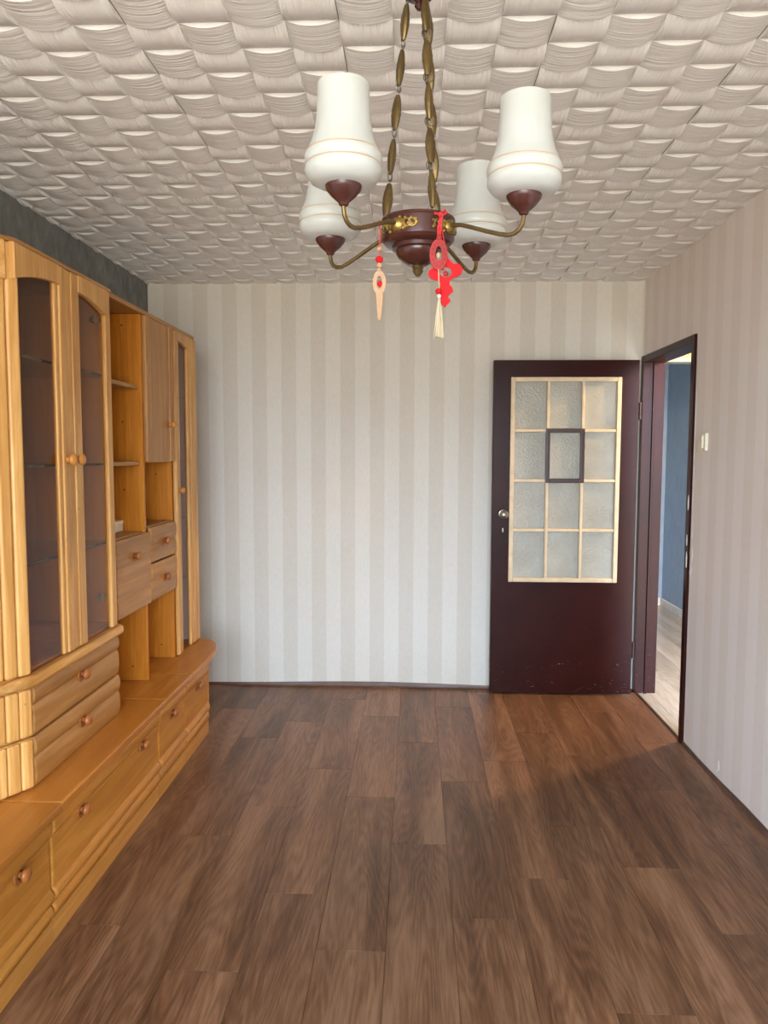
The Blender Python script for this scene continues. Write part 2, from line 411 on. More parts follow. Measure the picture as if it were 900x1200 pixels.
# window behind the photographer
win = thing('window_1', ((WX0 + WX1) / 2, FRONT_Y - .1, WZ0), 'white framed double window behind the photographer', 'window', None, 'structure')
mb = MB()
for a, b_ in ((WX0, WX0 + .06), (WX1 - .06, WX1), ((WX0 + WX1) / 2 - .05, (WX0 + WX1) / 2 + .05)): mb.box(a, b_, FRONT_Y - .13, FRONT_Y - .07, WZ0, WZ1, .004)
mb.box(WX0, WX1, FRONT_Y - .128, FRONT_Y - .072, WZ0, WZ0 + .06, .004); mb.box(WX0, WX1, FRONT_Y - .128, FRONT_Y - .072, WZ1 - .06, WZ1, .004)
mb.build('window_frame', M_white_plastic, win)
for a, b_ in ((WX0 + .05, (WX0 + WX1) / 2 - .04), ((WX0 + WX1) / 2 + .04, WX1 - .05)):
    MB().box(a, b_, FRONT_Y - .103, FRONT_Y - .099, WZ0 + .05, WZ1 - .05).build('pane', M_window, win, False)
MB().box(WX0, WX1, FRONT_Y - .07, FRONT_Y + .16, WZ0 - .035, WZ0, .006).build('window_sill', M_white_plastic, win)

# ------------------------------------------------------------------ floor of printed planks
floor = struct(MB().box(XL, XR, FRONT_Y, YB, -.06, -.004), 'floor', M_coving, 'brown wood plank floor of the room', 'floor')
PW, PL = 0.2055, 0.991
seams = {0: 2.71, 1: 2.264, 2: 2.499, 3: 2.87, 4: 2.586, 5: 2.2225, 6: 2.76, -1: 2.094, -2: 2.373, -3: 2.98, -4: 2.737, -5: 3.17, -6: 2.5, -7: 2.2, -8: 2.85}
cache = {}
def plank(x0, x1, y0, y1, parent, mat, z=0.0, name='plank'):
    k = (round(x1 - x0, 4), round(y1 - y0, 4), mat.name)
    if k not in cache:
        hx, hy, g = (x1 - x0) / 2 - .0004, (y1 - y0) / 2 - .0004, .0009
        m = MB(); bm = m.bm
        a = [bm.verts.new((sx * hx, sy * hy, -.004)) for sx, sy in ((-1, -1), (1, -1), (1, 1), (-1, 1))]
        b_ = [bm.verts.new((sx * hx, sy * hy, -.0008)) for sx, sy in ((-1, -1), (1, -1), (1, 1), (-1, 1))]
        c = [bm.verts.new((sx * (hx - g), sy * (hy - g), 0)) for sx, sy in ((-1, -1), (1, -1), (1, 1), (-1, 1))]
        for i in range(4):
            j = (i + 1) % 4; bm.faces.new((a[i], a[j], b_[j], b_[i])); bm.faces.new((b_[i], b_[j], c[j], c[i]))
        bm.faces.new(c)
        me = bpy.data.meshes.new(name); bm.to_mesh(me); bm.free(); me.materials.append(mat); cache[k] = me
    o = bpy.data.objects.new(name, cache[k]); C.objects.link(o); o.parent = parent
    o.location = Vector(((x0 + x1) / 2, (y0 + y1) / 2, z)) - parent.location
def lay(cols, pw, pl, xa, xb, ya, yb, x_org, parent, mat, z=0.0):
    for c, s0 in cols.items():
        x0, x1 = max(xa, x_org + c * pw), min(xb, x_org + (c + 1) * pw)
        if x1 - x0 < .01: continue
        y = s0 - math.ceil((s0 - ya) / pl) * pl
        while y < yb:
            p, q = max(ya, y), min(yb, y + pl)
            if q - p > .01: plank(x0, x1, p, q, parent, mat, z)
            y += pl
lay(seams, PW, PL, XL, XR, FRONT_Y, YB, -0.0775, floor, M_floor)

# vinyl turned up against the walls, wavy
def upstand(name, pts, nrm, label):
    bm = MB(); n = Vector(nrm); fs = []
    rings = []
    for (x, y), h in pts:
        p = Vector((x, y, 0)); rings.append([bm.bm.verts.new(p + n * d + Vector((0, 0, z))) for d, z in ((0, 0), (.014, 0), (.007, .008), (.005, h), (0, h))])
    for a, b_ in zip(rings, rings[1:]):
        for i in range(5): fs.append(bm.bm.faces.new((a[i], a[(i + 1) % 5], b_[(i + 1) % 5], b_[i])))
    bm.bm.faces.new(rings[0]); bm.bm.faces.new(rings[-1][::-1]); bmesh.ops.recalc_face_normals(bm.bm, faces=bm.bm.faces[:])
    return struct(bm, name, M_coving, label, 'baseboard', True)
N = 24; hs = lambda t: .012 + .020 * math.exp(-((t - .45) / .22) ** 2)
upstand('baseboard_back', [((XL + (XR - XL) * i / N, YB), hs(i / N)) for i in range(N + 1)], (0, -1, 0), 'brown vinyl flooring turned up along the foot of the back wall')
upstand('baseboard_right', [((XR, FRONT_Y + (D0 - FRONT_Y) * i / N), .018 + .006 * math.sin(i * 1.3)) for i in range(N + 1)], (-1, 0, 0), 'brown vinyl flooring turned up along the foot of the right wall')

# ------------------------------------------------------------------ ceiling of foam tiles with a woven relief
ceiling = struct(MB().box(XL, XR, FRONT_Y, YB, H + .008, H + .12), 'ceiling', M_gap, 'white ceiling covered with woven pattern foam tiles', 'ceiling')
CX, CY, HB = 0.1305, 0.1203, 0.0132
TX0, TY0, ZT = -0.19, 1.883, H + .006
NS = 8
def tile_bm(x_lo, x_hi, y_lo, y_hi, ox, oy):
    """one tile whose corner is at ox,oy, cut to the room"""
    bm = bmesh.new(); g = .0005
    def quad(pts, mi, flat=False):
        f = bm.faces.new([bm.verts.new(p) for p in pts]); f.material_index = mi; f.smooth = False
    for r in range(4):
        for c in range(4):
            x0, x1 = ox + c * CX + (1.6 * g if c == 0 else 0), ox + (c + 1) * CX - (1.6 * g if c == 3 else 0)
            y0, y1 = oy + r * CY + (g if r == 0 else 0), oy + (r + 1) * CY - (g if r == 3 else 0)
            A = (r + c) % 2 == 1
            pr = [(i / NS, ZT - HB * (1 - (2 * i / NS - 1) ** 2)) for i in range(NS + 1)]
            for (t0, z0), (t1, z1) in zip(pr, pr[1:]):
                if A:
                    a, b_ = x0 + (x1 - x0) * t0, x0 + (x1 - x0) * t1
                    quad([(a, y0, z0), (a, y1, z0), (b_, y1, z1), (b_, y0, z1)], 0)
                    quad([(a, y0, ZT), (a, y0, z0), (b_, y0, z1), (b_, y0, ZT)], 0)
                    quad([(b_, y1, ZT), (b_, y1, z1), (a, y1, z0), (a, y1, ZT)], 0)
                else:
                    a, b_ = y0 + (y1 - y0) * t0, y0 + (y1 - y0) * t1
                    quad([(x0, a, z0), (x0, b_, z1), (x1, b_, z1), (x1, a, z0)], 1)
                    quad([(x0, b_, ZT), (x0, b_, z1), (x0, a, z0), (x0, a, ZT)], 1)
                    quad([(x1, a, ZT), (x1, a, z0), (x1, b_, z1), (x1, b_, ZT)], 1)
    for co, no in (((x_lo, 0, 0), (-1, 0, 0)), ((x_hi, 0, 0), (1, 0, 0)), ((0, y_lo, 0), (0, -1, 0)), ((0, y_hi, 0), (0, 1, 0))):
        bmesh.ops.bisect_plane(bm, geom=bm.verts[:] + bm.edges[:] + bm.faces[:], plane_co=co, plane_no=no, clear_outer=True, dist=1e-5)
    bmesh.ops.remove_doubles(bm, verts=bm.verts, dist=1e-5)
    for f in bm.faces:
        if abs(f.normal.z) > .3: f.smooth = True
    for ed in bm.edges:
        if len(ed.link_faces) != 2 or ed.calc_face_angle(0) > .5: ed.smooth = False
    return bm
full = None
TW, TD = 4 * CX, 4 * CY
for i in range(-4, 4):
    for j in range(-7, 7):
        ox, oy = TX0 + i * TW, TY0 + j * TD
        if ox + TW < XL + .01 or ox > XR - .01 or oy + TD < FRONT_Y + .01 or oy > YB - .01: continue
        whole = ox >= XL and ox + TW <= XR and oy >= FRONT_Y and oy + TD <= YB
        if whole and full: me = full
        else:
            bm = tile_bm(XL, XR, FRONT_Y, YB, ox, oy)
            for v in bm.verts: v.co -= Vector((ox, oy, ZT))
            me = bpy.data.meshes.new('ceiling_tile'); bm.to_mesh(me); bm.free(); me.materials.append(M_tileA); me.materials.append(M_tileB)
            if whole: full = me
        o = bpy.data.objects.new('ceiling_tile', me); C.objects.link(o); o.parent = ceiling; o.location = (ox, oy, ZT + random.uniform(-.0003, .0003))

# ------------------------------------------------------------------ door frame, door leaf, hall
fr = thing('trim_1', (XR, D1, 0), 'dark maroon wooden door frame around the open doorway', 'door frame', None, 'structure')
CW = .042
MB().box(XR - .014, XRO + .01, D0, D0 + CW, 0, DH, .004).build('jamb', M_door, fr)
MB().box(XR - .014, XRO + .01, D1 - CW, D1, 0, DH, .004).build('jamb', M_door, fr)
MB().box(XR - .013, XRO + .009, D0 + CW, D1 - CW, DH - CW, DH, .004).build('frame_head', M_door, fr)
MB().box(XR + .045, XR + .06, D1 - CW - .012, D1 - CW, 0, DH - CW, .003).build('door_stop', M_door, fr)
MB().box(XR - .002, XR + .011, D0 + CW, D1 - CW, .0, .004, .0015).build('threshold_strip', M_gap, fr)

LX0, LX1, LY0, LY1, LZ0, LZ1 = .465, 1.318, 4.500, 4.540, .012, 2.018
door = thing('door_1', (LX1, LY1, 0), 'dark maroon painted door with twelve patterned glass panes standing open', 'door', None, 'structure')
GX0, GX1, GZ0, GZ1 = .567, 1.216, .695, 1.918
mb = MB()
q0, q1, q2, q3 = GX0 + .012, GX1 - .012, GZ0 + .012, GZ1 - .012
vv = {}
def dv_(x, y, z): return vv.setdefault((x, y, z), None) or vv.__setitem__((x, y, z), mb.bm.verts.new((x, y, z))) or vv[(x, y, z)]
Xs, Zs = (LX0, q0, q1, LX1), (LZ0, q2, q3, LZ1)
for yy in (LY0, LY1):
    for i in range(3):
        for j in range(3):
            if i == 1 and j == 1: continue
            mb.bm.faces.new([dv_(Xs[a], yy, Zs[b_]) for a, b_ in ((i, j), (i + 1, j), (i + 1, j + 1), (i, j + 1))])
for A_, B_ in [((Xs[i], Zs[k]), (Xs[i + 1], Zs[k])) for i in range(3) for k in (0, 3)] + [((Xs[k], Zs[i]), (Xs[k], Zs[i + 1])) for i in range(3) for k in (0, 3)] + [((q0, q2), (q1, q2)), ((q0, q3), (q1, q3)), ((q0, q2), (q0, q3)), ((q1, q2), (q1, q3))]:
    mb.bm.faces.new([dv_(A_[0], LY0, A_[1]), dv_(B_[0], LY0, B_[1]), dv_(B_[0], LY1, B_[1]), dv_(A_[0], LY1, A_[1])])
bmesh.ops.recalc_face_normals(mb.bm, faces=mb.bm.faces[:])
ed_ = [e_ for e_ in mb.bm.edges if all((abs(v_.co.x - LX0) < 1e-6 or abs(v_.co.x - LX1) < 1e-6 or abs(v_.co.z - LZ1) < 1e-6) for v_ in e_.verts) and len(e_.link_faces) == 2 and e_.calc_face_angle(0) > 1]
bmesh.ops.bevel(mb.bm, geom=ed_, offset=.003, segments=2, affect='EDGES', profile=.5)
mb.build('door_leaf', M_door, door, False)
# outer beading frame
B = .026; yb0, yb1 = LY0 - .010, LY0 + .012
mb = MB()
mb.box(GX0, GX0 + B, yb0, yb1, GZ0, GZ1, .004); mb.box(GX1 - B, GX1, yb0, yb1, GZ0, GZ1, .004)
mb.box(GX0 + B, GX1 - B, yb0 + .0003, yb1, GZ0, GZ0 + B, .004); mb.box(GX0 + B, GX1 - B, yb0 + .0003, yb1, GZ1 - B, GZ1, .004)
o = mb.build('glazing_frame', M_cream, door); o['label'] = 'cream painted frame around the glass panes'
ix0, ix1, iz0, iz1 = GX0 + B, GX1 - B, GZ0 + B, GZ1 - B
bw = .018; pw_ = (ix1 - ix0 - 2 * bw) / 3; ph_ = (iz1 - iz0 - 3 * bw) / 4
for i in range(2):
    x = ix0 + (i + 1) * pw_ + i * bw
    MB().box(x, x + bw, yb0 + .002, yb1 - .001, iz0 - .002, iz1 + .002, .004).build('glazing_bar', M_cream, door)
for j in range(3):
    z = iz0 + (j + 1) * ph_ + j * bw
    for i in range(3):
        x = ix0 + i * (pw_ + bw)
        MB().box(x - .001, x + pw_ + .001, yb0 + .003, yb1 - .001, z, z + bw, .004).build('glazing_bar', M_cream, door)
for i in range(3):
    for j in range(4):
        x, z = ix0 + i * (pw_ + bw), iz0 + j * (ph_ + bw)
        MB().box(x - .003, x + pw_ + .003, LY0 + .012, LY0 + .016, z - .003, z + ph_ + .003).build('pane', M_pane, door, False, origin=(x, LY0 + .014, z))
x, z = ix0 + pw_ + bw, iz0 + 2 * (ph_ + bw); t = .021
mb = MB()
for a, b_ in ((x - t, x + .004), (x + pw_ - .004, x + pw_ + t)): mb.box(a, b_, yb0 - .004, yb0 + .010, z - t, z + ph_ + t, .004)
for a, b_ in ((z - t, z + .004), (z + ph_ - .004, z + ph_ + t)): mb.box(x, x + pw_, yb0 - .0035, yb0 + .010, a, b_, .004)
o = mb.build('dark_pane_frame', M_darkbead, door); o['label'] = 'dark brown bead around one middle pane'
kn = MB().lathe([(.026, 0), (.026, .004), (.012, .007), (.010, .03), (.02, .036), (.027, .048), (.024, .060), (.012, .066), (0, .067)], (.532, LY0, 1.105), (0, -1, 0), 24).build('door_knob', M_steel, door)
MB().box(.5285, .5355, LY0 - .003, LY0 + .001, .995, 1.02, .001).build('keyhole_plate', M_steel, kn)
for z in (1.72, .28):
    MB().lathe([(0, -.05), (.008, -.05), (.008, .05), (0, .05)], (LX1 + .012, LY0 + .012, z), (0, 0, 1), 12).build('hinge', M_darkbead, door)

# light switch
sw = thing('light_switch', (XR, 3.604, 1.523), 'small white rocker light switch on the striped wall beside the doorway', 'light switch')
MB().box(XR - .016, XR, 3.604 - .043, 3.604 + .043, 1.523 - .042, 1.523 + .042, .004).build('switch_plate', M_ivory, sw)
MB().box(XR - .023, XR - .015, 3.604 - .022, 3.604 + .022, 1.523 - .03, 1.523 + .03, .003).build('rocker', M_ivory, sw)

# hall beyond the doorway
HX1, HYB, HH = 2.41, 7.3, 2.5
hf = struct(MB().box(XRO - .1, HX1, HALL_Y0, HYB, -.06, -.004), 'floor_hall', M_hallfloor, 'pale oak laminate floor of the hall', 'floor')
hseams = {k: 3.0 + random.uniform(0, 1.2) for k in range(-1, 6)}
lay(hseams, .19, 1.28, XR + .012, HX1, HALL_Y0, HYB, 1.45, hf, M_hallfloor, .001)
struct(MB().box(XRO, HX1 + .12, HYB, HYB + .12, -.06, HH), 'wall_hall_back', M_blue, 'blue painted end wall of the hall', 'wall')
struct(MB().box(HX1, HX1 + .12, HALL_Y0, HYB, -.06, HH), 'wall_hall_right', M_blue, 'blue painted long wall of the hall', 'wall')
struct(MB().box(XRO - .1, XRO, YB + .15, HYB + .12, -.06, HH), 'wall_hall_left', M_blue, 'blue painted wall of the hall behind the back wall', 'wall')
struct(MB().box(XRO, HX1, 5.2, 5.3, 2.120, HH), 'wall_hall_header', M_hall_cream, 'cream header spanning the hall seen at the top of the doorway', 'wall')
struct(MB().box(XRO, HX1, 5.18, 5.3, 2.088, 2.119, .004), 'trim_2', M_hall_grey, 'grey trim under the cream header in the hall', 'moulding')
struct(MB().box(XRO, HX1, HALL_Y0 - .12, HYB + .12, HH, HH + .1), 'ceiling_hall', M_hall_cream, 'cream ceiling of the hall', 'ceiling')
mb = MB(); mb.box(XRO, 1.52, HALL_Y0 - .12, HALL_Y0, -.06, HH); mb.box(2.37, HX1 + .12, HALL_Y0 - .12, HALL_Y0, -.06, HH); mb.box(1.52, 2.37, HALL_Y0 - .12, HALL_Y0, 2.3, HH)  # bare opening added out of view to let daylight onto the hall floor
struct(mb, 'wall_hall_front', M_blue, 'unseen hall end wall with an opening added to let daylight in', 'wall')
struct(MB().box(HX1 - .014, HX1, HALL_Y0, HYB, .001, .075, .004), 'baseboard_hall_right', M_hall_white, 'white baseboard along the long blue hall wall', 'baseboard')
struct(MB().box(XRO, HX1 - .014, HYB - .014, HYB, .001, .075, .004), 'baseboard_hall_back', M_hall_white, 'white baseboard on the blue hall end wall', 'baseboard')
# hall ceiling lamp
LAMP = (2.02, 4.25, 2.2)
hl = thing('hall_lamp', (LAMP[0], LAMP[1], HH), 'round hall ceiling lamp beyond the doorway', 'lamp')
MB().lathe([(0, HH), (.05, HH), (.05, HH - .02), (.008, HH - .03), (.008, LAMP[2] + .07), (.03, LAMP[2] + .07), (.03, LAMP[2] + .05)], (LAMP[0], LAMP[1], 0), (0, 0, 1)).build('lamp_rod', M_white_plastic, hl)
m_, nt_, b_ = newmat('lit_hall_globe'); b_.inputs['Emission Color'].default_value = (1, .72, .42, 1); b_.inputs['Emission Strength'].default_value = 8; b_.inputs['Alpha'].default_value = .35
MB().ball(LAMP, .07).build('globe', m_, hl)
HALL_LAMP_W = 40
l = bpy.data.lights.new('hall_lamp_light', 'POINT'); l.energy = HALL_LAMP_W; l.color = (1, .66, .36); l.shadow_soft_size = .03
o = bpy.data.objects.new('hall_lamp_light', l); C.objects.link(o); o.parent = hl; o.location = (0, 0, LAMP[2] - HH)

# ------------------------------------------------------------------ wall unit: shared pieces
def knob(parent, c, ax=(1, 0, 0), r=.019, plate=True, mat=None):
    k = MB()
    if plate: k.lathe([(0, -.006), (.030, -.003), (.026, .0015), (.014, .002)], c, ax, 24)
    k.lathe([(.0095, -.004), (.0085, .006), (r * .8, .010), (r, .016), (r * .98, .021), (r * .8, .0255), (r * .4, .0285), (0, .029)], c, ax, 24)
    return k.build('knob', mat or (M_knob if plate else M_knob_light), parent)
def bulge(z0, z1, out, n=6, b=.0):
    return [(out * (1 - abs(2 * i / n - 1) ** 2.6) + b, z0 + (z1 - z0) * i / n) for i in range(n + 1)]
def front_bar(mb, prof, y0, y1, x, rnd=.010):
    L = y1 - y0
    st = [(0, .45), (.002, .72), (.005, .9), (rnd, 1), (L - rnd, 1), (L - .005, .9), (L - .002, .72), (L, .45)]
    return mb.sweep(prof, st, (x, y0, 0), (0, 1, 0), (1, 0, 0))
def drawer_two_band(name, y0, y1, z0, z1, x, parent, mat=None, split=.58, kz=None, ky=None):
    zs = z0 + (z1 - z0) * split
    prof = [(0, z0)] + [(.012 + p[0], p[1]) for p in bulge(z0 + .001, zs - .002, .006)] + [(.010, zs)] + [(.012 + p[0], p[1]) for p in bulge(zs + .002, z1 - .001, .008)] + [(0, z1)]
    d = front_bar(MB(), prof, y0, y1, x).build(name, mat or M_front_y, parent)
    knob(d, (x + .017, ky if ky is not None else (y0 + y1) / 2, kz if kz is not None else zs))
    return d
def base_front(y0, y1, parent, knobs):
    x = -1.080
    prof = ([(0, .078)] + [(.008 + p[0], p[1]) for p in bulge(.079, .118, .010, 5)] + [(.010, .121)] + [(.008 + p[0], p[1]) for p in bulge(.124, .170, .014, 5)]
            + [(.010, .173), (.010, .318)] + [(.008 + p[0], p[1]) for p in bulge(.321, .392, .012, 6)] + [(0, .394)])
    d = front_bar(MB(), prof, y0, y1, x).build('drawer_front', M_base_y, parent)
    for ky in knobs: knob(d, (x + .014, ky, .318))
    return d
def worktop_edge(): pass

# ------------------------------------------------------------------ base units
ZTOP = .435
def base_unit(y0, y1, fronts, label, worktop=None, body=None):
    t = thing('base_cabinet', (XL + .3, (y0 + y1) / 2, 0), label, 'cabinet', 'low pine base cabinets along the left wall')
    g = .0015
    body = body or [(XL + .002, y0 + g), (-1.082, y0 + g), (-1.082, y1 - g), (XL + .002, y1 - g)]
    MB().prism(body, 'z', .07, .404).build('body', M_pine_z, t)
    wt_ = worktop or [(XL + .002, y0 + g), (-1.032, y0 + g), (-1.032, y1 - g), (XL + .002, y1 - g)]
    MB().prism(wt_, 'z', .403, ZTOP, .008, 3).build('worktop', M_top_y, t)
    pl_ = [(p[0] if p[0] < XL + .01 else p[0] + .010, p[1]) for p in body]
    MB().prism(pl_, 'z', .0, .069, .003).build('plinth', M_plinth, t)
    for a, b_, ks in fronts: base_front(a + .004, b_ - .004, t, ks)
    return t
base_unit(1.36, 2.09, [(1.36, 1.725, [1.5425]), (1.725, 2.09, [1.9075])], 'low pine base cabinet nearest the camera, cut off by the picture edge')
base_unit(2.09, 3.02, [(2.09, 3.02, [2.285, 2.825])], 'wide low pine base cabinet with a two knob drawer under the glass cabinet')
base_unit(3.02, 3.387, [(3.02, 3.387, [3.19])], 'narrow low pine base cabinet between the wide one and the rounded end one')
D_body = [(XL + .002, 3.3885), (-1.082, 3.3885), (-1.082, 3.785), (-1.20, 4.03), (XL + .002, 4.03)]
D_top = [(XL + .002, 3.3885), (-1.032, 3.3885), (-1.032, 3.72), (-1.035, 3.79), (-1.045, 3.86), (-1.062, 3.93), (-1.085, 3.99), (-1.115, 4.03), (-1.15, 4.05), (-1.19, 4.055), (XL + .002, 4.055)]
D = base_unit(3.387, 4.055, [(3.387, 3.782, [3.58])], 'low pine base cabinet with a rounded worktop end next to the back wall', D_top, D_body)
tdir = Vector((-1.20 + 1.082, 4.03 - 3.785, 0)); tl = tdir.length; tdir.normalize(); ndir = Vector((tdir.y, -tdir.x, 0))
cd = MB().obox((-1.082, 3.785, 0) , tdir, ndir, tl - .006, .0005, .014, .078, .394, .004).build('corner_door', M_base_y, D)
p = Vector((-1.082, 3.785, .318)) + tdir * (tl * .45) + ndir * .012
knob(cd, p, ndir, plate=False)

# ------------------------------------------------------------------ display cabinet with smoked glass doors
vt = thing('display_cabinet', (-1.4, 2.5, ZTOP), 'tall pine display cabinet with two arched smoked glass doors', 'cabinet')
VX = -1.175                                              # carcass front
P0 = Vector((-1.165, 2.182, 0)); cdir = Vector((-.5, -.866, 0)); cn = Vector((.866, -.5, 0))
P1 = P0 + cdir * .215
foot = lambda o: [(XL + .002, P1.y - o), (P1.x + o * .6, P1.y - o), (P0.x + o, P0.y - o * .27), (P0.x + o, 2.852 + o * .3), (-1.20 + o * .5, 2.906), (XL + .002, 2.906)]
MB().prism(foot(-.012), 'z', ZTOP + .0005, .752).build('drawer_carcass', M_pine_z, vt)
MB().prism(foot(.022), 'z', .752, .789, .012, 3).build('moulding_shelf', M_pine_y, vt)
MB().prism(foot(.006), 'z', 2.070, 2.084, .004).build('top_board', M_front_y, vt)
MB().box(XL + .002, XL + .010, P1.y, 2.904, .789, 2.07).build('back_panel', M_back, vt)
MB().box(XL + .010, -1.22, 2.886, 2.904, .789, 2.07).build('side_panel', M_back, vt)
MB().box(XL + .010, P1.x - .01, P1.y, P1.y + .018, .789, 2.07).build('side_panel', M_pine_z, vt)
MB().box(XL + .010, -1.19, P1.y + .018, 2.886, .7895, .793).build('inner_floor', M_back, vt)
# fluted chamfer column
col = MB().obox(P0, cdir, cn, .213, -.022, -.004, .790, 2.069).build('fluted_column', M_pine_z, vt)
for i in range(5):
    o = P0 + cdir * (.001 + i * .0425)
    MB().obox(o, cdir, cn, .041, -.006, .013, .791, 2.068, .010, 3).build('rib', M_pine_z, col)
MB().obox(P0 + cdir * .044, cdir, cn, .168, .012, .022, 1.957, 2.068, .005, 2).build('column_rail', M_pine_y, col)
for z0, z1 in ((ZTOP + .003, .592), (.600, .749)):
    cf = MB().obox(P0, cdir, cn, .213, -.014, .0, z0, z1).build('corner_panel', M_pine_z, vt)
    for i in range(5):
        o = P0 + cdir * (.001 + i * .0425)
        MB().obox(o, cdir, cn, .0415, -.004, .012, z0 + .001, z1 - .001, .009, 3).build('rib', M_pine_z, cf)
drawer_two_band('drawer', 2.184, 2.852, ZTOP + .003, .592, VX, vt, split=.58)
drawer_two_band('drawer', 2.184, 2.850, .600, .749, VX, vt, split=.62)
# doors
def arc_pts(ya, za, yb, zb, side, n=10):
    """quarter arch: highest at the middle of the cabinet"""
    out = []
    for i in range(n + 1):
        t = i / n; y = ya + (yb - ya) * t
        k = t if side < 0 else 1 - t
        lo, hi = (za, zb) if side < 0 else (zb, za)
        out.append((y, lo + (hi - lo) * math.sin(k * PI / 2) ** .9))
    return out
ZD0, ZD1 = .792, 2.067
# left door
dl = MB()
for a, b_, xx in ((2.400, 2.424, -1.160), (2.424, 2.474, -1.154)): dl.box(-1.176, xx, a, b_, ZD0, ZD1, .005, 3)
pts = [(2.150, ZD1), (2.424, ZD1)] + [(2.424, 2.004)] + arc_pts(2.150, 1.962, 2.418, 2.006, -1)[::-1]
dl.prism(pts, 'x', -1.172, -1.151, .004)
dl = dl.build('door', M_pine_z, vt)
MB().box(-1.170, -1.166, 2.160, 2.410, ZD0, 2.03).build('glass_pane', M_smoke, dl, False)
knob(dl, (-1.152, 2.447, 1.44), plate=False, r=.0195)
# right door
dr = MB()
for a, b_, xx in ((2.478, 2.510, -1.158), (2.510, 2.566, -1.154)): dr.box(-1.176, xx, a, b_, ZD0, ZD1, .005, 3)
dr.box(-1.176, -1.154, 2.786, 2.830, ZD0, ZD1, .006, 3)
pts = [(2.560, ZD1), (2.800, ZD1), (2.812, ZD1 - .012), (2.812, 1.967)] + arc_pts(2.560, 2.010, 2.805, 1.966, 1)[::-1]
dr.prism(pts, 'x', -1.172, -1.151, .004)
dr = dr.build('door', M_pine_z, vt)
MB().box(-1.170, -1.166, 2.556, 2.795, ZD0, 2.03).build('glass_pane', M_smoke, dr, False)
knob(dr, (-1.152, 2.512, 1.44), plate=False, r=.0195)
for z in (.915, 1.955):
    h_ = MB().lathe([(0, 0), (.017, 0), (.017, .006), (0, .006)], (-1.186, 2.755, z), (1, 0, 0), 16); h_.box(-1.21, -1.178, 2.765, 2.800, z - .008, z + .008, .002)
    h_.build('hinge', M_steel, dr)
for z in (1.755, 1.420, 1.117):
    s_ = MB().box(XL + .012, -1.192, 2.192, 2.884, z - .003, z + .003).build('glass_shelf', M_shelfglass, vt, False)
    MB().box(-1.1918, -1.190, 2.192, 2.884, z - .0045, z + .0045).build('polished_edge', M_edge, s_, False)

# ------------------------------------------------------------------ open shelving with flap, drawers and cupboard door
SX = -1.205
sh = thing('shelf_unit', (-1.42, 3.3, ZTOP), 'open pine shelf unit with flap, two small drawers and a cupboard door', 'shelf unit')
YA0, YM0, YM1, YC1 = 2.910, 3.272, 3.292, 3.676
MB().box(XL + .010, SX, YA0, YA0 + .018, ZTOP + .0005, 2.07).build('side_panel', M_ven_z, sh)
dv = MB().box(XL + .010, SX + .003, YM0, YM1, ZTOP + .0005, 2.069, .002).build('divider', M_ven_z, sh)
MB().box(XL + .010, SX, YC1 - .018, YC1, ZTOP + .0005, 2.069).build('side_panel', M_ven_z, sh)
MB().box(XL + .002, XL + .010, YA0, YC1, ZTOP + .0005, 2.07).build('back_panel', M_ven_z, sh)
MB().box(XL + .002, SX + .012, YA0, YC1, 2.070, 2.090, .004).build('top_board', M_front_y, sh)
for z in (1.750, 1.418):
    MB().box(XL + .010, SX - .012, YA0 + .018, YM0 - .0005, z - .009, z + .009, .003).build('shelf', M_front_y, sh)
MB().box(XL + .010, SX - .004, YA0 + .018, YM0 - .0005, 1.100, 1.116, .002).build('shelf', M_front_y, sh)
MB().box(XL + .010, SX - .004, YM1 + .0005, YC1 - .0185, 1.116, 1.132, .002).build('shelf', M_front_y, sh)
MB().box(XL + .010, SX - .004, YA0 + .018, YM0 - .0005, .790, .806, .002).build('shelf', M_front_y, sh)
MB().box(XL + .010, SX - .004, YM1 + .0005, YC1 - .0185, .790, .806, .002).build('shelf', M_front_y, sh)
MB().box(XL + .010, SX - .004, YM1 + .0005, YC1 - .0185, 1.425, 1.441, .002).build('shelf', M_front_y, sh)
for y, z, x in ((YM0, 2.02, -1.285), (YM0, 1.60, -1.29), (YM0, 1.30, -1.29), (YM0, .50, -1.27), (YC1 - .018, 1.36, -1.28), (YC1 - .018, .50, -1.27)):
    MB().lathe([(0, .0006), (.004, .0006), (.004, -.002)], (x, y, z), (0, -1, 0), 10).build('dowel_hole', M_gap, dv if y == YM0 else sh)
# flap
zs = (.788, .868, .945, 1.022, 1.110)
prof = [(0, zs[0])]
for a, b_ in zip(zs, zs[1:]): prof += [(.014 + p[0], p[1]) for p in bulge(a + .0012, b_ - .0012, .0035, 4)]
prof += [(0, zs[-1])]
fl = front_bar(MB(), prof, YA0 + .006, 3.308, SX + .001, .006).build('flap', M_front_y, sh)
knob(fl, (SX + .016, 3.114, 1.026))
for z0, z1 in ((.966, 1.127), (.790, .958)):
    drawer_two_band('drawer', 3.3135, 3.664, z0, z1, SX + .001, sh, split=.52)
# cupboard door
cdm = MB(); ca, cb = 3.282, 3.664
cdm.box(SX + .0015, SX + .014, ca + .03, cb - .03, 1.421, 2.068, .002)
cdm.box(SX + .001, SX + .024, ca, ca + .045, 1.421, 2.068, .008, 3); cdm.box(SX + .001, SX + .021, ca + .048, ca + .075, 1.421, 2.068, .008, 3)
cdm.box(SX + .001, SX + .022, cb - .058, cb - .034, 1.421, 2.068, .007, 3); cdm.box(SX + .001, SX + .022, cb - .032, cb, 1.421, 2.068, .008, 3)
cd_ = cdm.build('cupboard_door', M_front_z, sh)
knob(cd_, (SX + .021, 3.595, 1.60), plate=False, r=.017)

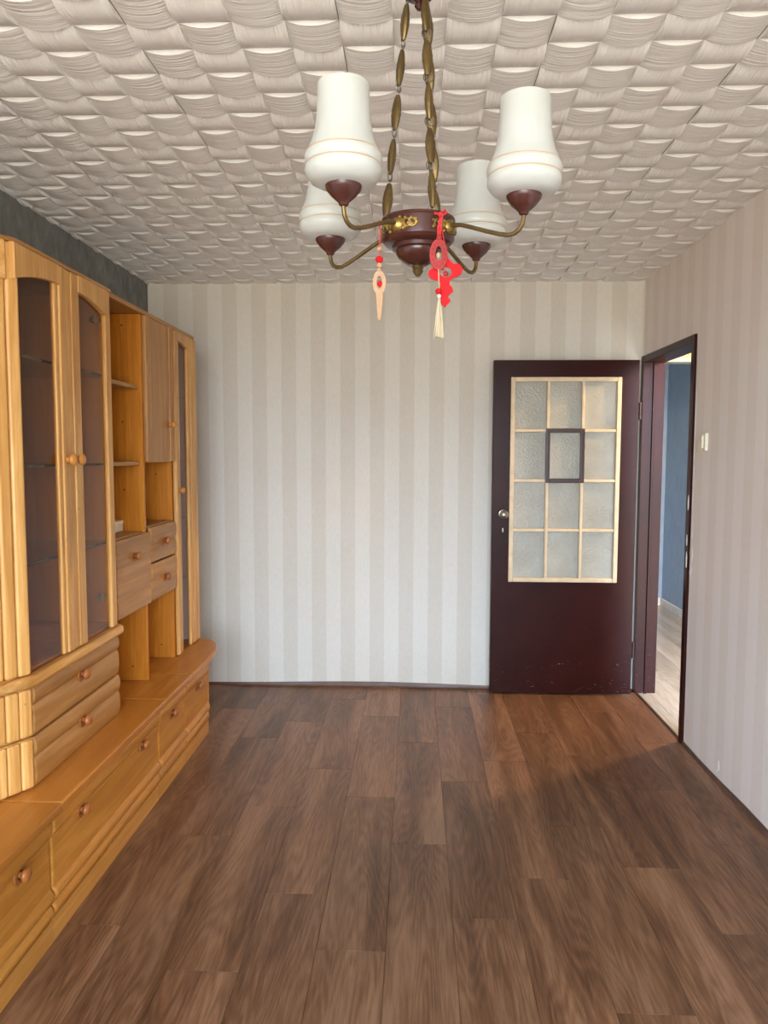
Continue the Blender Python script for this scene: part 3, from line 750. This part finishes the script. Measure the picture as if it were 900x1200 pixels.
# ------------------------------------------------------------------ slim end cabinet with glass door
tc = thing('slim_glass_cabinet', (-1.42, 3.86, ZTOP), 'slim pine cabinet with a narrow glass door at the far end', 'cabinet')
TA, TB = 3.680, 4.042
MB().box(XL + .002, SX - .002, TA, TA + .018, ZTOP + .0005, 2.07).build('side_panel', M_ven_z, tc)
MB().box(XL + .002, SX - .002, TB - .018, TB, ZTOP + .0005, 2.07).build('side_panel', M_ven_z, tc)
MB().box(XL + .002, XL + .010, TA + .018, TB - .018, ZTOP + .0005, 2.07).build('back_panel', M_back, tc)
MB().box(XL + .002, SX + .012, TA, TB, 2.070, 2.090, .004).build('top_board', M_front_y, tc)
for z in (1.755, 1.420, 1.117, .79):
    MB().box(XL + .010, SX - .03, TA + .0185, TB - .0185, z - .003, z + .003).build('glass_shelf', M_shelfglass, tc, False)
m = MB(); zA, zB = ZTOP + .004, 2.067
m.box(SX + .001, SX + .016, 3.682, 3.760, zA, zB, .004); m.box(SX + .001, SX + .022, 3.684, 3.722, zA, zB, .008, 3)
m.box(SX + .001, SX + .018, 3.890, 3.935, zA, zB, .006, 3); m.box(SX + .001, SX + .022, 3.937, 3.985, zA, zB, .008, 3); m.box(SX + .001, SX + .022, 3.988, 4.040, zA, zB, .008, 3)
pts = [(3.722, zB), (3.930, zB), (3.930, 1.990)] + [(3.722 + .208 * t, 2.024 - .034 * t * t) for t in (1, .8, .6, .4, .2, 0)][1:]
m.prism(pts, 'x', SX + .002, SX + .021, .003)
td = m.build('door', M_pine_z, tc)
MB().box(SX + .004, SX + .008, 3.755, 3.895, zA, 2.03).build('glass_pane', M_smoke, td, False)
knob(td, (SX + .020, 3.722, 1.275), plate=False, r=.017)

# small cream box on the shelf
bx = thing('small_box', (-1.345, 3.22, 1.116), 'small cream box standing on the shelf above the flap', 'box')
MB().box(-1.385, -1.298, 3.165, 3.268, 1.1165, 1.150, .003).build('tray', M_ivory, bx)
MB().box(-1.387, -1.296, 3.163, 3.270, 1.150, 1.166, .003).build('lid', M_ivory, bx)

# ------------------------------------------------------------------ chandelier
CXh, CYh = .004, 1.55
ch = thing('chandelier', (CXh, CYh, H - .02), 'four arm brass and brown chandelier with white opal glass shades', 'chandelier')
c0 = (CXh, CYh, 0)
MB().lathe([(0, 1.842), (.020, 1.843), (.030, 1.850), (.040, 1.858), (.045, 1.866), (.045, 1.871), (.052, 1.873), (.052, 1.880), (.066, 1.883), (.069, 1.886), (.073, 1.890), (.0735, 1.900), (.073, 1.924), (.075, 1.927), (.074, 1.931), (.068, 1.932), (.03, 1.925), (0, 1.925)], c0, (0, 0, 1), 48).build('body', M_brown, ch)
MB().lathe([(0, 1.820), (.004, 1.821), (.008, 1.826), (.011, 1.831), (.0095, 1.834), (.012, 1.837), (.011, 1.841), (.008, 1.8435)], c0, (0, 0, 1), 24).build('finial', M_brass, ch)
MB().lathe([(0, 2.335), (.005, 2.336), (.010, 2.343), (.007, 2.350), (.011, 2.355), (.026, 2.360), (.030, 2.366), (.030, 2.378), (.020, 2.384), (.012, 2.392), (.012, 2.430), (.045, 2.448), (.058, 2.470), (.060, 2.488), (0, 2.489)], c0, (0, 0, 1), 36).build('canopy', M_brown, ch)
R4 = .234
SH = [(.024, 1.933), (.046, 1.9345), (.059, 1.941), (.0668, 1.951), (.0682, 1.958), (.0672, 1.964), (.0655, 1.9665), (.0675, 1.969), (.0690, 1.974), (.0684, 1.981), (.0668, 1.9855), (.0650, 1.988), (.0642, 1.990), (.0600, 1.999), (.0555, 2.010), (.0518, 2.024), (.0490, 2.040), (.0472, 2.058), (.0462, 2.080), (.0460, 2.103), (.0452, 2.1045), (.0440, 2.103), (.0445, 2.06), (.050, 2.02), (.060, 1.985), (.058, 1.95), (.03, 1.94)]
for k in range(4):
    a = math.radians(55.5 + 90 * k); d = Vector((math.cos(a), math.sin(a), 0)); base = Vector((CXh, CYh, 0))
    P = lambda r, z: base + d * r + Vector((0, 0, z))
    raw = [(.068, 1.906), (.085, 1.9075), (.100, 1.905), (.125, 1.896), (.155, 1.884), (.185, 1.873), (.203, 1.8685), (.216, 1.8695), (.226, 1.875), (.232, 1.884), (.234, 1.895), (.234, 1.908)]
    MB().tube([P(r, z) for r, z in raw], .0042, 10).build('arm', M_brass, ch)
    ap = P(R4, 0)
    MB().lathe([(.0045, 1.898), (.008, 1.900), (.010, 1.905), (.020, 1.914), (.022, 1.9155), (.030, 1.925), (.0325, 1.931), (.0325, 1.934), (.02, 1.935)], ap, (0, 0, 1), 32).build('cup', M_brown, ch)
    MB().lathe([(.0322, 1.9335), (.0335, 1.9340), (.0335, 1.9362), (.031, 1.9365)], ap, (0, 0, 1), 32).build('cup_rim', M_chrome, ch)
    s_ = MB().lathe(SH, ap, (0, 0, 1), 48).build('glass_shade', M_opal, ch)
    for z, r in ((1.9668, .0657), (1.9875, .0655)):
        MB().torus(ap + Vector((0, 0, z)), (0, 0, 1), r, .0012, 48, 6).build('gold_line', M_goldline, s_)
    # gilt rosette where the arm leaves the body
    t_ = Vector((-d.y, d.x, 0)); m = MB(); rr = .0745
    def on_body(ang, z, out=0.0):
        q = a + ang; return base + Vector((math.cos(q), math.sin(q), 0)) * (rr + out) + Vector((0, 0, z))
    random.seed(3)
    for i in range(44):
        u = random.uniform(-1, 1); w = random.uniform(-1, 1) * (1 - .55 * abs(u))
        m.ball(on_body(u * .58, 1.907 + w * .0165, -.0005), random.uniform(.0022, .0040), 1, 8, 6)
    for sgn in (-1, 1):
        for q in (0.14, .30, .44):
            m.torus(on_body(sgn * q, 1.907), (on_body(sgn * q, 0) - base).normalized(), .0075, .0018, 14, 6)
    m.lathe([(.0, .0), (.014, .0), (.012, .004), (.006, .008), (0, .008)], on_body(0, 1.906, -.001), d, 16)
    m.build('rosette', M_gold, ch)
# three chains of long spindle links
for ang in (-65, 55, 176):
    a = math.radians(ang); d = Vector((math.cos(a), math.sin(a), 0)); b0 = Vector((CXh, CYh, 0))
    top = b0 + d * .024 + Vector((0, 0, 2.362)); bot = b0 + d * .066 + Vector((0, 0, 1.934))
    ax = (bot - top); L = ax.length; ax.normalize(); side = Vector((-d.y, d.x, 0)); nn = 5; pitch = L / nn; ring = .018
    for i in range(nn):
        s0 = top + ax * (pitch * i + ring * .8); ll = pitch - ring
        q_a = (.5, .15, .8, .3, 1.0)[i]; w_ = side * math.cos(q_a) + side.cross(ax) * math.sin(q_a)
        n_ = w_.cross(ax)
        m = MB(); ns = 14; rings = []
        for q in range(ns + 1):                  # solid bowed spindle with two raised bands
            t = q / ns; bow = math.sin(PI * t) ** .7
            hw = .0044 + .0068 * bow; th = .0034 + .0048 * bow
            if q in (6, 8): hw += .0006; th += .0006
            cc = s0 + ax * (ll * t)
            rings.append([m.bm.verts.new(cc + w_ * (hw * math.cos(k * PI / 5)) + n_ * (th * math.sin(k * PI / 5))) for k in range(10)])
        for p_, q_ in zip(rings, rings[1:]):
            for z_ in range(10): m.bm.faces.new((p_[z_], p_[(z_ + 1) % 10], q_[(z_ + 1) % 10], q_[z_]))
        m.bm.faces.new(rings[0]); m.bm.faces.new(rings[-1][::-1])
        bmesh.ops.recalc_face_normals(m.bm, faces=m.bm.faces[:])
        m.build('chain_link', M_brass, ch)
    for i in range(nn + 1):
        c_ = top + ax * (pitch * i)
        m = MB()
        for sg in (-1, 1): m.torus(c_ + side * (.0035 * sg), side * .55 + side.cross(ax) * .8, .0060, .0011, 14, 6, 1.5, ax)
        m.build('chain_ring', M_chrome, ch)

# ------------------------------------------------------------------ ornaments hanging from the chandelier
S = .00168
def flat_ring(mb, c, rx, rz, hx, hz, th, n=28, oz=0.0):
    o_, i_ = [], []
    for q in range(n):
        a = 2 * PI * q / n
        o_.append((c[0] + rx * math.cos(a), c[2] + rz * math.sin(a))); i_.append((c[0] + hx * math.cos(a), c[2] + oz + hz * math.sin(a)))
    vs_ = [[mb.bm.verts.new((p[0], c[1] + y, p[1])) for p in L_] for L_ in (o_, i_) for y in (-th / 2, th / 2)]
    of, ob, jf, jb = vs_
    for q in range(n):
        r = (q + 1) % n
        mb.bm.faces.new((of[q], of[r], jf[r], jf[q])); mb.bm.faces.new((ob[r], ob[q], jb[q], jb[r]))
        mb.bm.faces.new((of[r], of[q], ob[q], ob[r])); mb.bm.faces.new((jf[q], jf[r], jb[r], jb[q]))
    bmesh.ops.recalc_face_normals(mb.bm, faces=mb.bm.faces[:])
    return mb
# pale wooden key-like pendant, from the front left arm
ox, oy = -.0695, 1.452
zz = lambda py: 1.461 + (525.5 - py) / 875.87 * oy * 1.0 + .0
k1 = thing('hanging_ornament', (ox, oy, 1.90), 'pale wooden pendant with beads on a red cord hanging from chandelier', 'ornament', 'ornaments hung on the chandelier')
MB().tube([(ox, oy, 1.9035), (ox + .001, oy, 1.88), (ox, oy, zz(315))], .0011, 6).build('cord', M_redcord, k1)
for py, r, mm in ((291, .0055, M_palewood), (303, .0074, M_red), (309.5, .0058, M_palewood), (314.5, .0045, M_palewood)):
    MB().ball((ox, oy, zz(py)), r, .9).build('bead', mm, k1)
flat_ring(MB(), (ox, oy, zz(329)), .0128, .0228, .0050, .0120, .005).build('wooden_ring', M_palewood, k1)
MB().ball((ox + .001, oy, zz(330.5)), .0055, 1).build('bead', M_red, k1)
m = MB(); m.prism([(ox - .007, zz(341)), (ox + .0075, zz(341)), (ox + .007, zz(350)), (ox + .0035, zz(370)), (ox + .001, zz(372.5)), (ox - .001, zz(372.5)), (ox - .003, zz(370)), (ox - .0055, zz(350))], 'y', oy - .0028, oy + .0028, .0012)
m.build('wooden_pin', M_palewood, k1)
# two more tied to the front chain
rx_, ry_ = .0475, 1.462
xx = lambda px: (px - 486) / 875.87 * ry_ + .0
zz = lambda py: 1.461 + (525.5 - py) / 875.87 * ry_
k2 = thing('hanging_ornament', (xx(512), ry_, 1.91), 'oval red stained wooden disc with a cream tassel hanging from chandelier', 'ornament', 'ornaments hung on the chandelier')
m = MB(); m.tube([(xx(507), 1.4775, zz(249)), (xx(513), 1.474, zz(251)), (xx(513.5), ry_, zz(258)), (xx(511), ry_, zz(268)), (xx(511.5), ry_, zz(281))], .0022, 8)
m.tube([(xx(513), 1.474, zz(251)), (xx(519), 1.466, zz(247.5)), (xx(521), ry_, zz(251)), (xx(516), ry_, zz(254)), (xx(514), ry_, zz(266)), (xx(513), ry_, zz(281))], .0018, 8)
m.ball((xx(513.5), 1.469, zz(252)), .005)
m.build('ribbon', M_redcord, k2)
MB().ball((xx(512.3), ry_, zz(279)), .0055, 1.2).build('bead', M_redwood, k2)
dm = flat_ring(MB(), (xx(511.8), ry_, zz(298)), .0172, .0292, .0062, .0140, .005, 32, .002).build('oval_disc', M_redwood, k2)
for q in range(14):
    a = 2 * PI * q / 14
    MB().lathe([(0, .0006), (.0012, .0006), (.0012, -.001)], (xx(511.8) + .0125 * math.cos(a), ry_ - .0025, zz(298) + .0225 * math.sin(a)), (0, -1, 0), 8).build('pierced_hole', M_gap, dm)
MB().ball((xx(511.5), ry_, zz(299)), .0042, 1.5).build('bead', M_palewood, k2)
MB().tube([(xx(511.8), ry_ - .003, zz(315)), (xx(512.5), ry_ - .004, zz(336)), (xx(512.5), ry_ - .004, zz(346))], .001, 6).build('cord', M_tassel, k2)
MB().ball((xx(512), ry_ - .004, zz(339.5)), .0062, .9).build('bead', M_red, k2)
MB().ball((xx(512.6), ry_ - .004, zz(345)), .0038, 1).build('bead', M_white_plastic, k2)
m = MB(); random.seed(5)
for q in range(46):
    a = random.uniform(0, 2 * PI); r = math.sqrt(random.random())
    tx, ty = r * math.cos(a) * .0098, r * math.sin(a) * .0085
    m.tube([(xx(512.8), ry_ - .004, zz(346.5)), (xx(512.8) + tx * .40, ry_ - .004 + ty * .40, zz(358)), (xx(512.6) + tx, ry_ - .004 + ty, zz(392 + random.uniform(-1.2, .6)))], .0012, 5)
m.build('tassel', M_tassel, k2)
k3 = thing('hanging_ornament', (xx(519), ry_ + .012, 1.91), 'bright red wavy cut out wooden pendant hanging behind the tasselled disc', 'ornament', 'ornaments hung on the chandelier')
yb_ = ry_ + .013
def P3(u, v): return (xx(400 + u / 5.625), zz(230 + v / 5.625))
outer = [(668, 470), (664, 440), (672, 405), (690, 395), (708, 412), (724, 428), (750, 430), (775, 442), (788, 466), (778, 494), (750, 512), (716, 524), (704, 540), (703, 565), (722, 582), (727, 604), (708, 622), (692, 640), (712, 664), (676, 706), (642, 680), (650, 655), (640, 625), (640, 590), (643, 552), (632, 536), (600, 532), (575, 518), (563, 495), (570, 470), (590, 458), (630, 462)]
hole = [(677 + 40 * math.cos(2 * PI * q / 16), 482 + 34 * math.sin(2 * PI * q / 16)) for q in range(16)]
# plate with a hole: triangulated between both loops
m = MB(); bm = m.bm; loops = []
for y in (yb_ - .0025, yb_ + .0025):
    lo = [bm.verts.new((P3(*p)[0], y, P3(*p)[1])) for p in outer]; li = [bm.verts.new((P3(*p)[0], y, P3(*p)[1])) for p in hole]
    es = [bm.edges.new((L_[i], L_[(i + 1) % len(L_)])) for L_ in (lo, li) for i in range(len(L_))]
    bmesh.ops.triangle_fill(bm, edges=es, use_beauty=True); loops.append((lo, li))
for w_ in (0, 1):
    a_, b_ = loops[0][w_], loops[1][w_]
    for i in range(len(a_)): bm.faces.new((a_[i], a_[(i + 1) % len(a_)], b_[(i + 1) % len(a_)], b_[i]))
bmesh.ops.recalc_face_normals(bm, faces=bm.faces[:])
m.build('wavy_plate', M_red, k3)
MB().ball((P3(677, 492)[0], yb_, P3(677, 492)[1]), .0052).build('bead', M_redwood, k3)
MB().tube([(P3(677, 450)[0], yb_, P3(677, 450)[1]), (P3(676, 480)[0], yb_, P3(676, 480)[1])], .0008, 5).build('bead_cord', M_redcord, k3)
MB().tube([(xx(512.5), 1.476, zz(252)), (xx(516), yb_, zz(270)), (P3(690, 398)[0], yb_, P3(690, 398)[1])], .0011, 6).build('cord', M_redcord, k3)
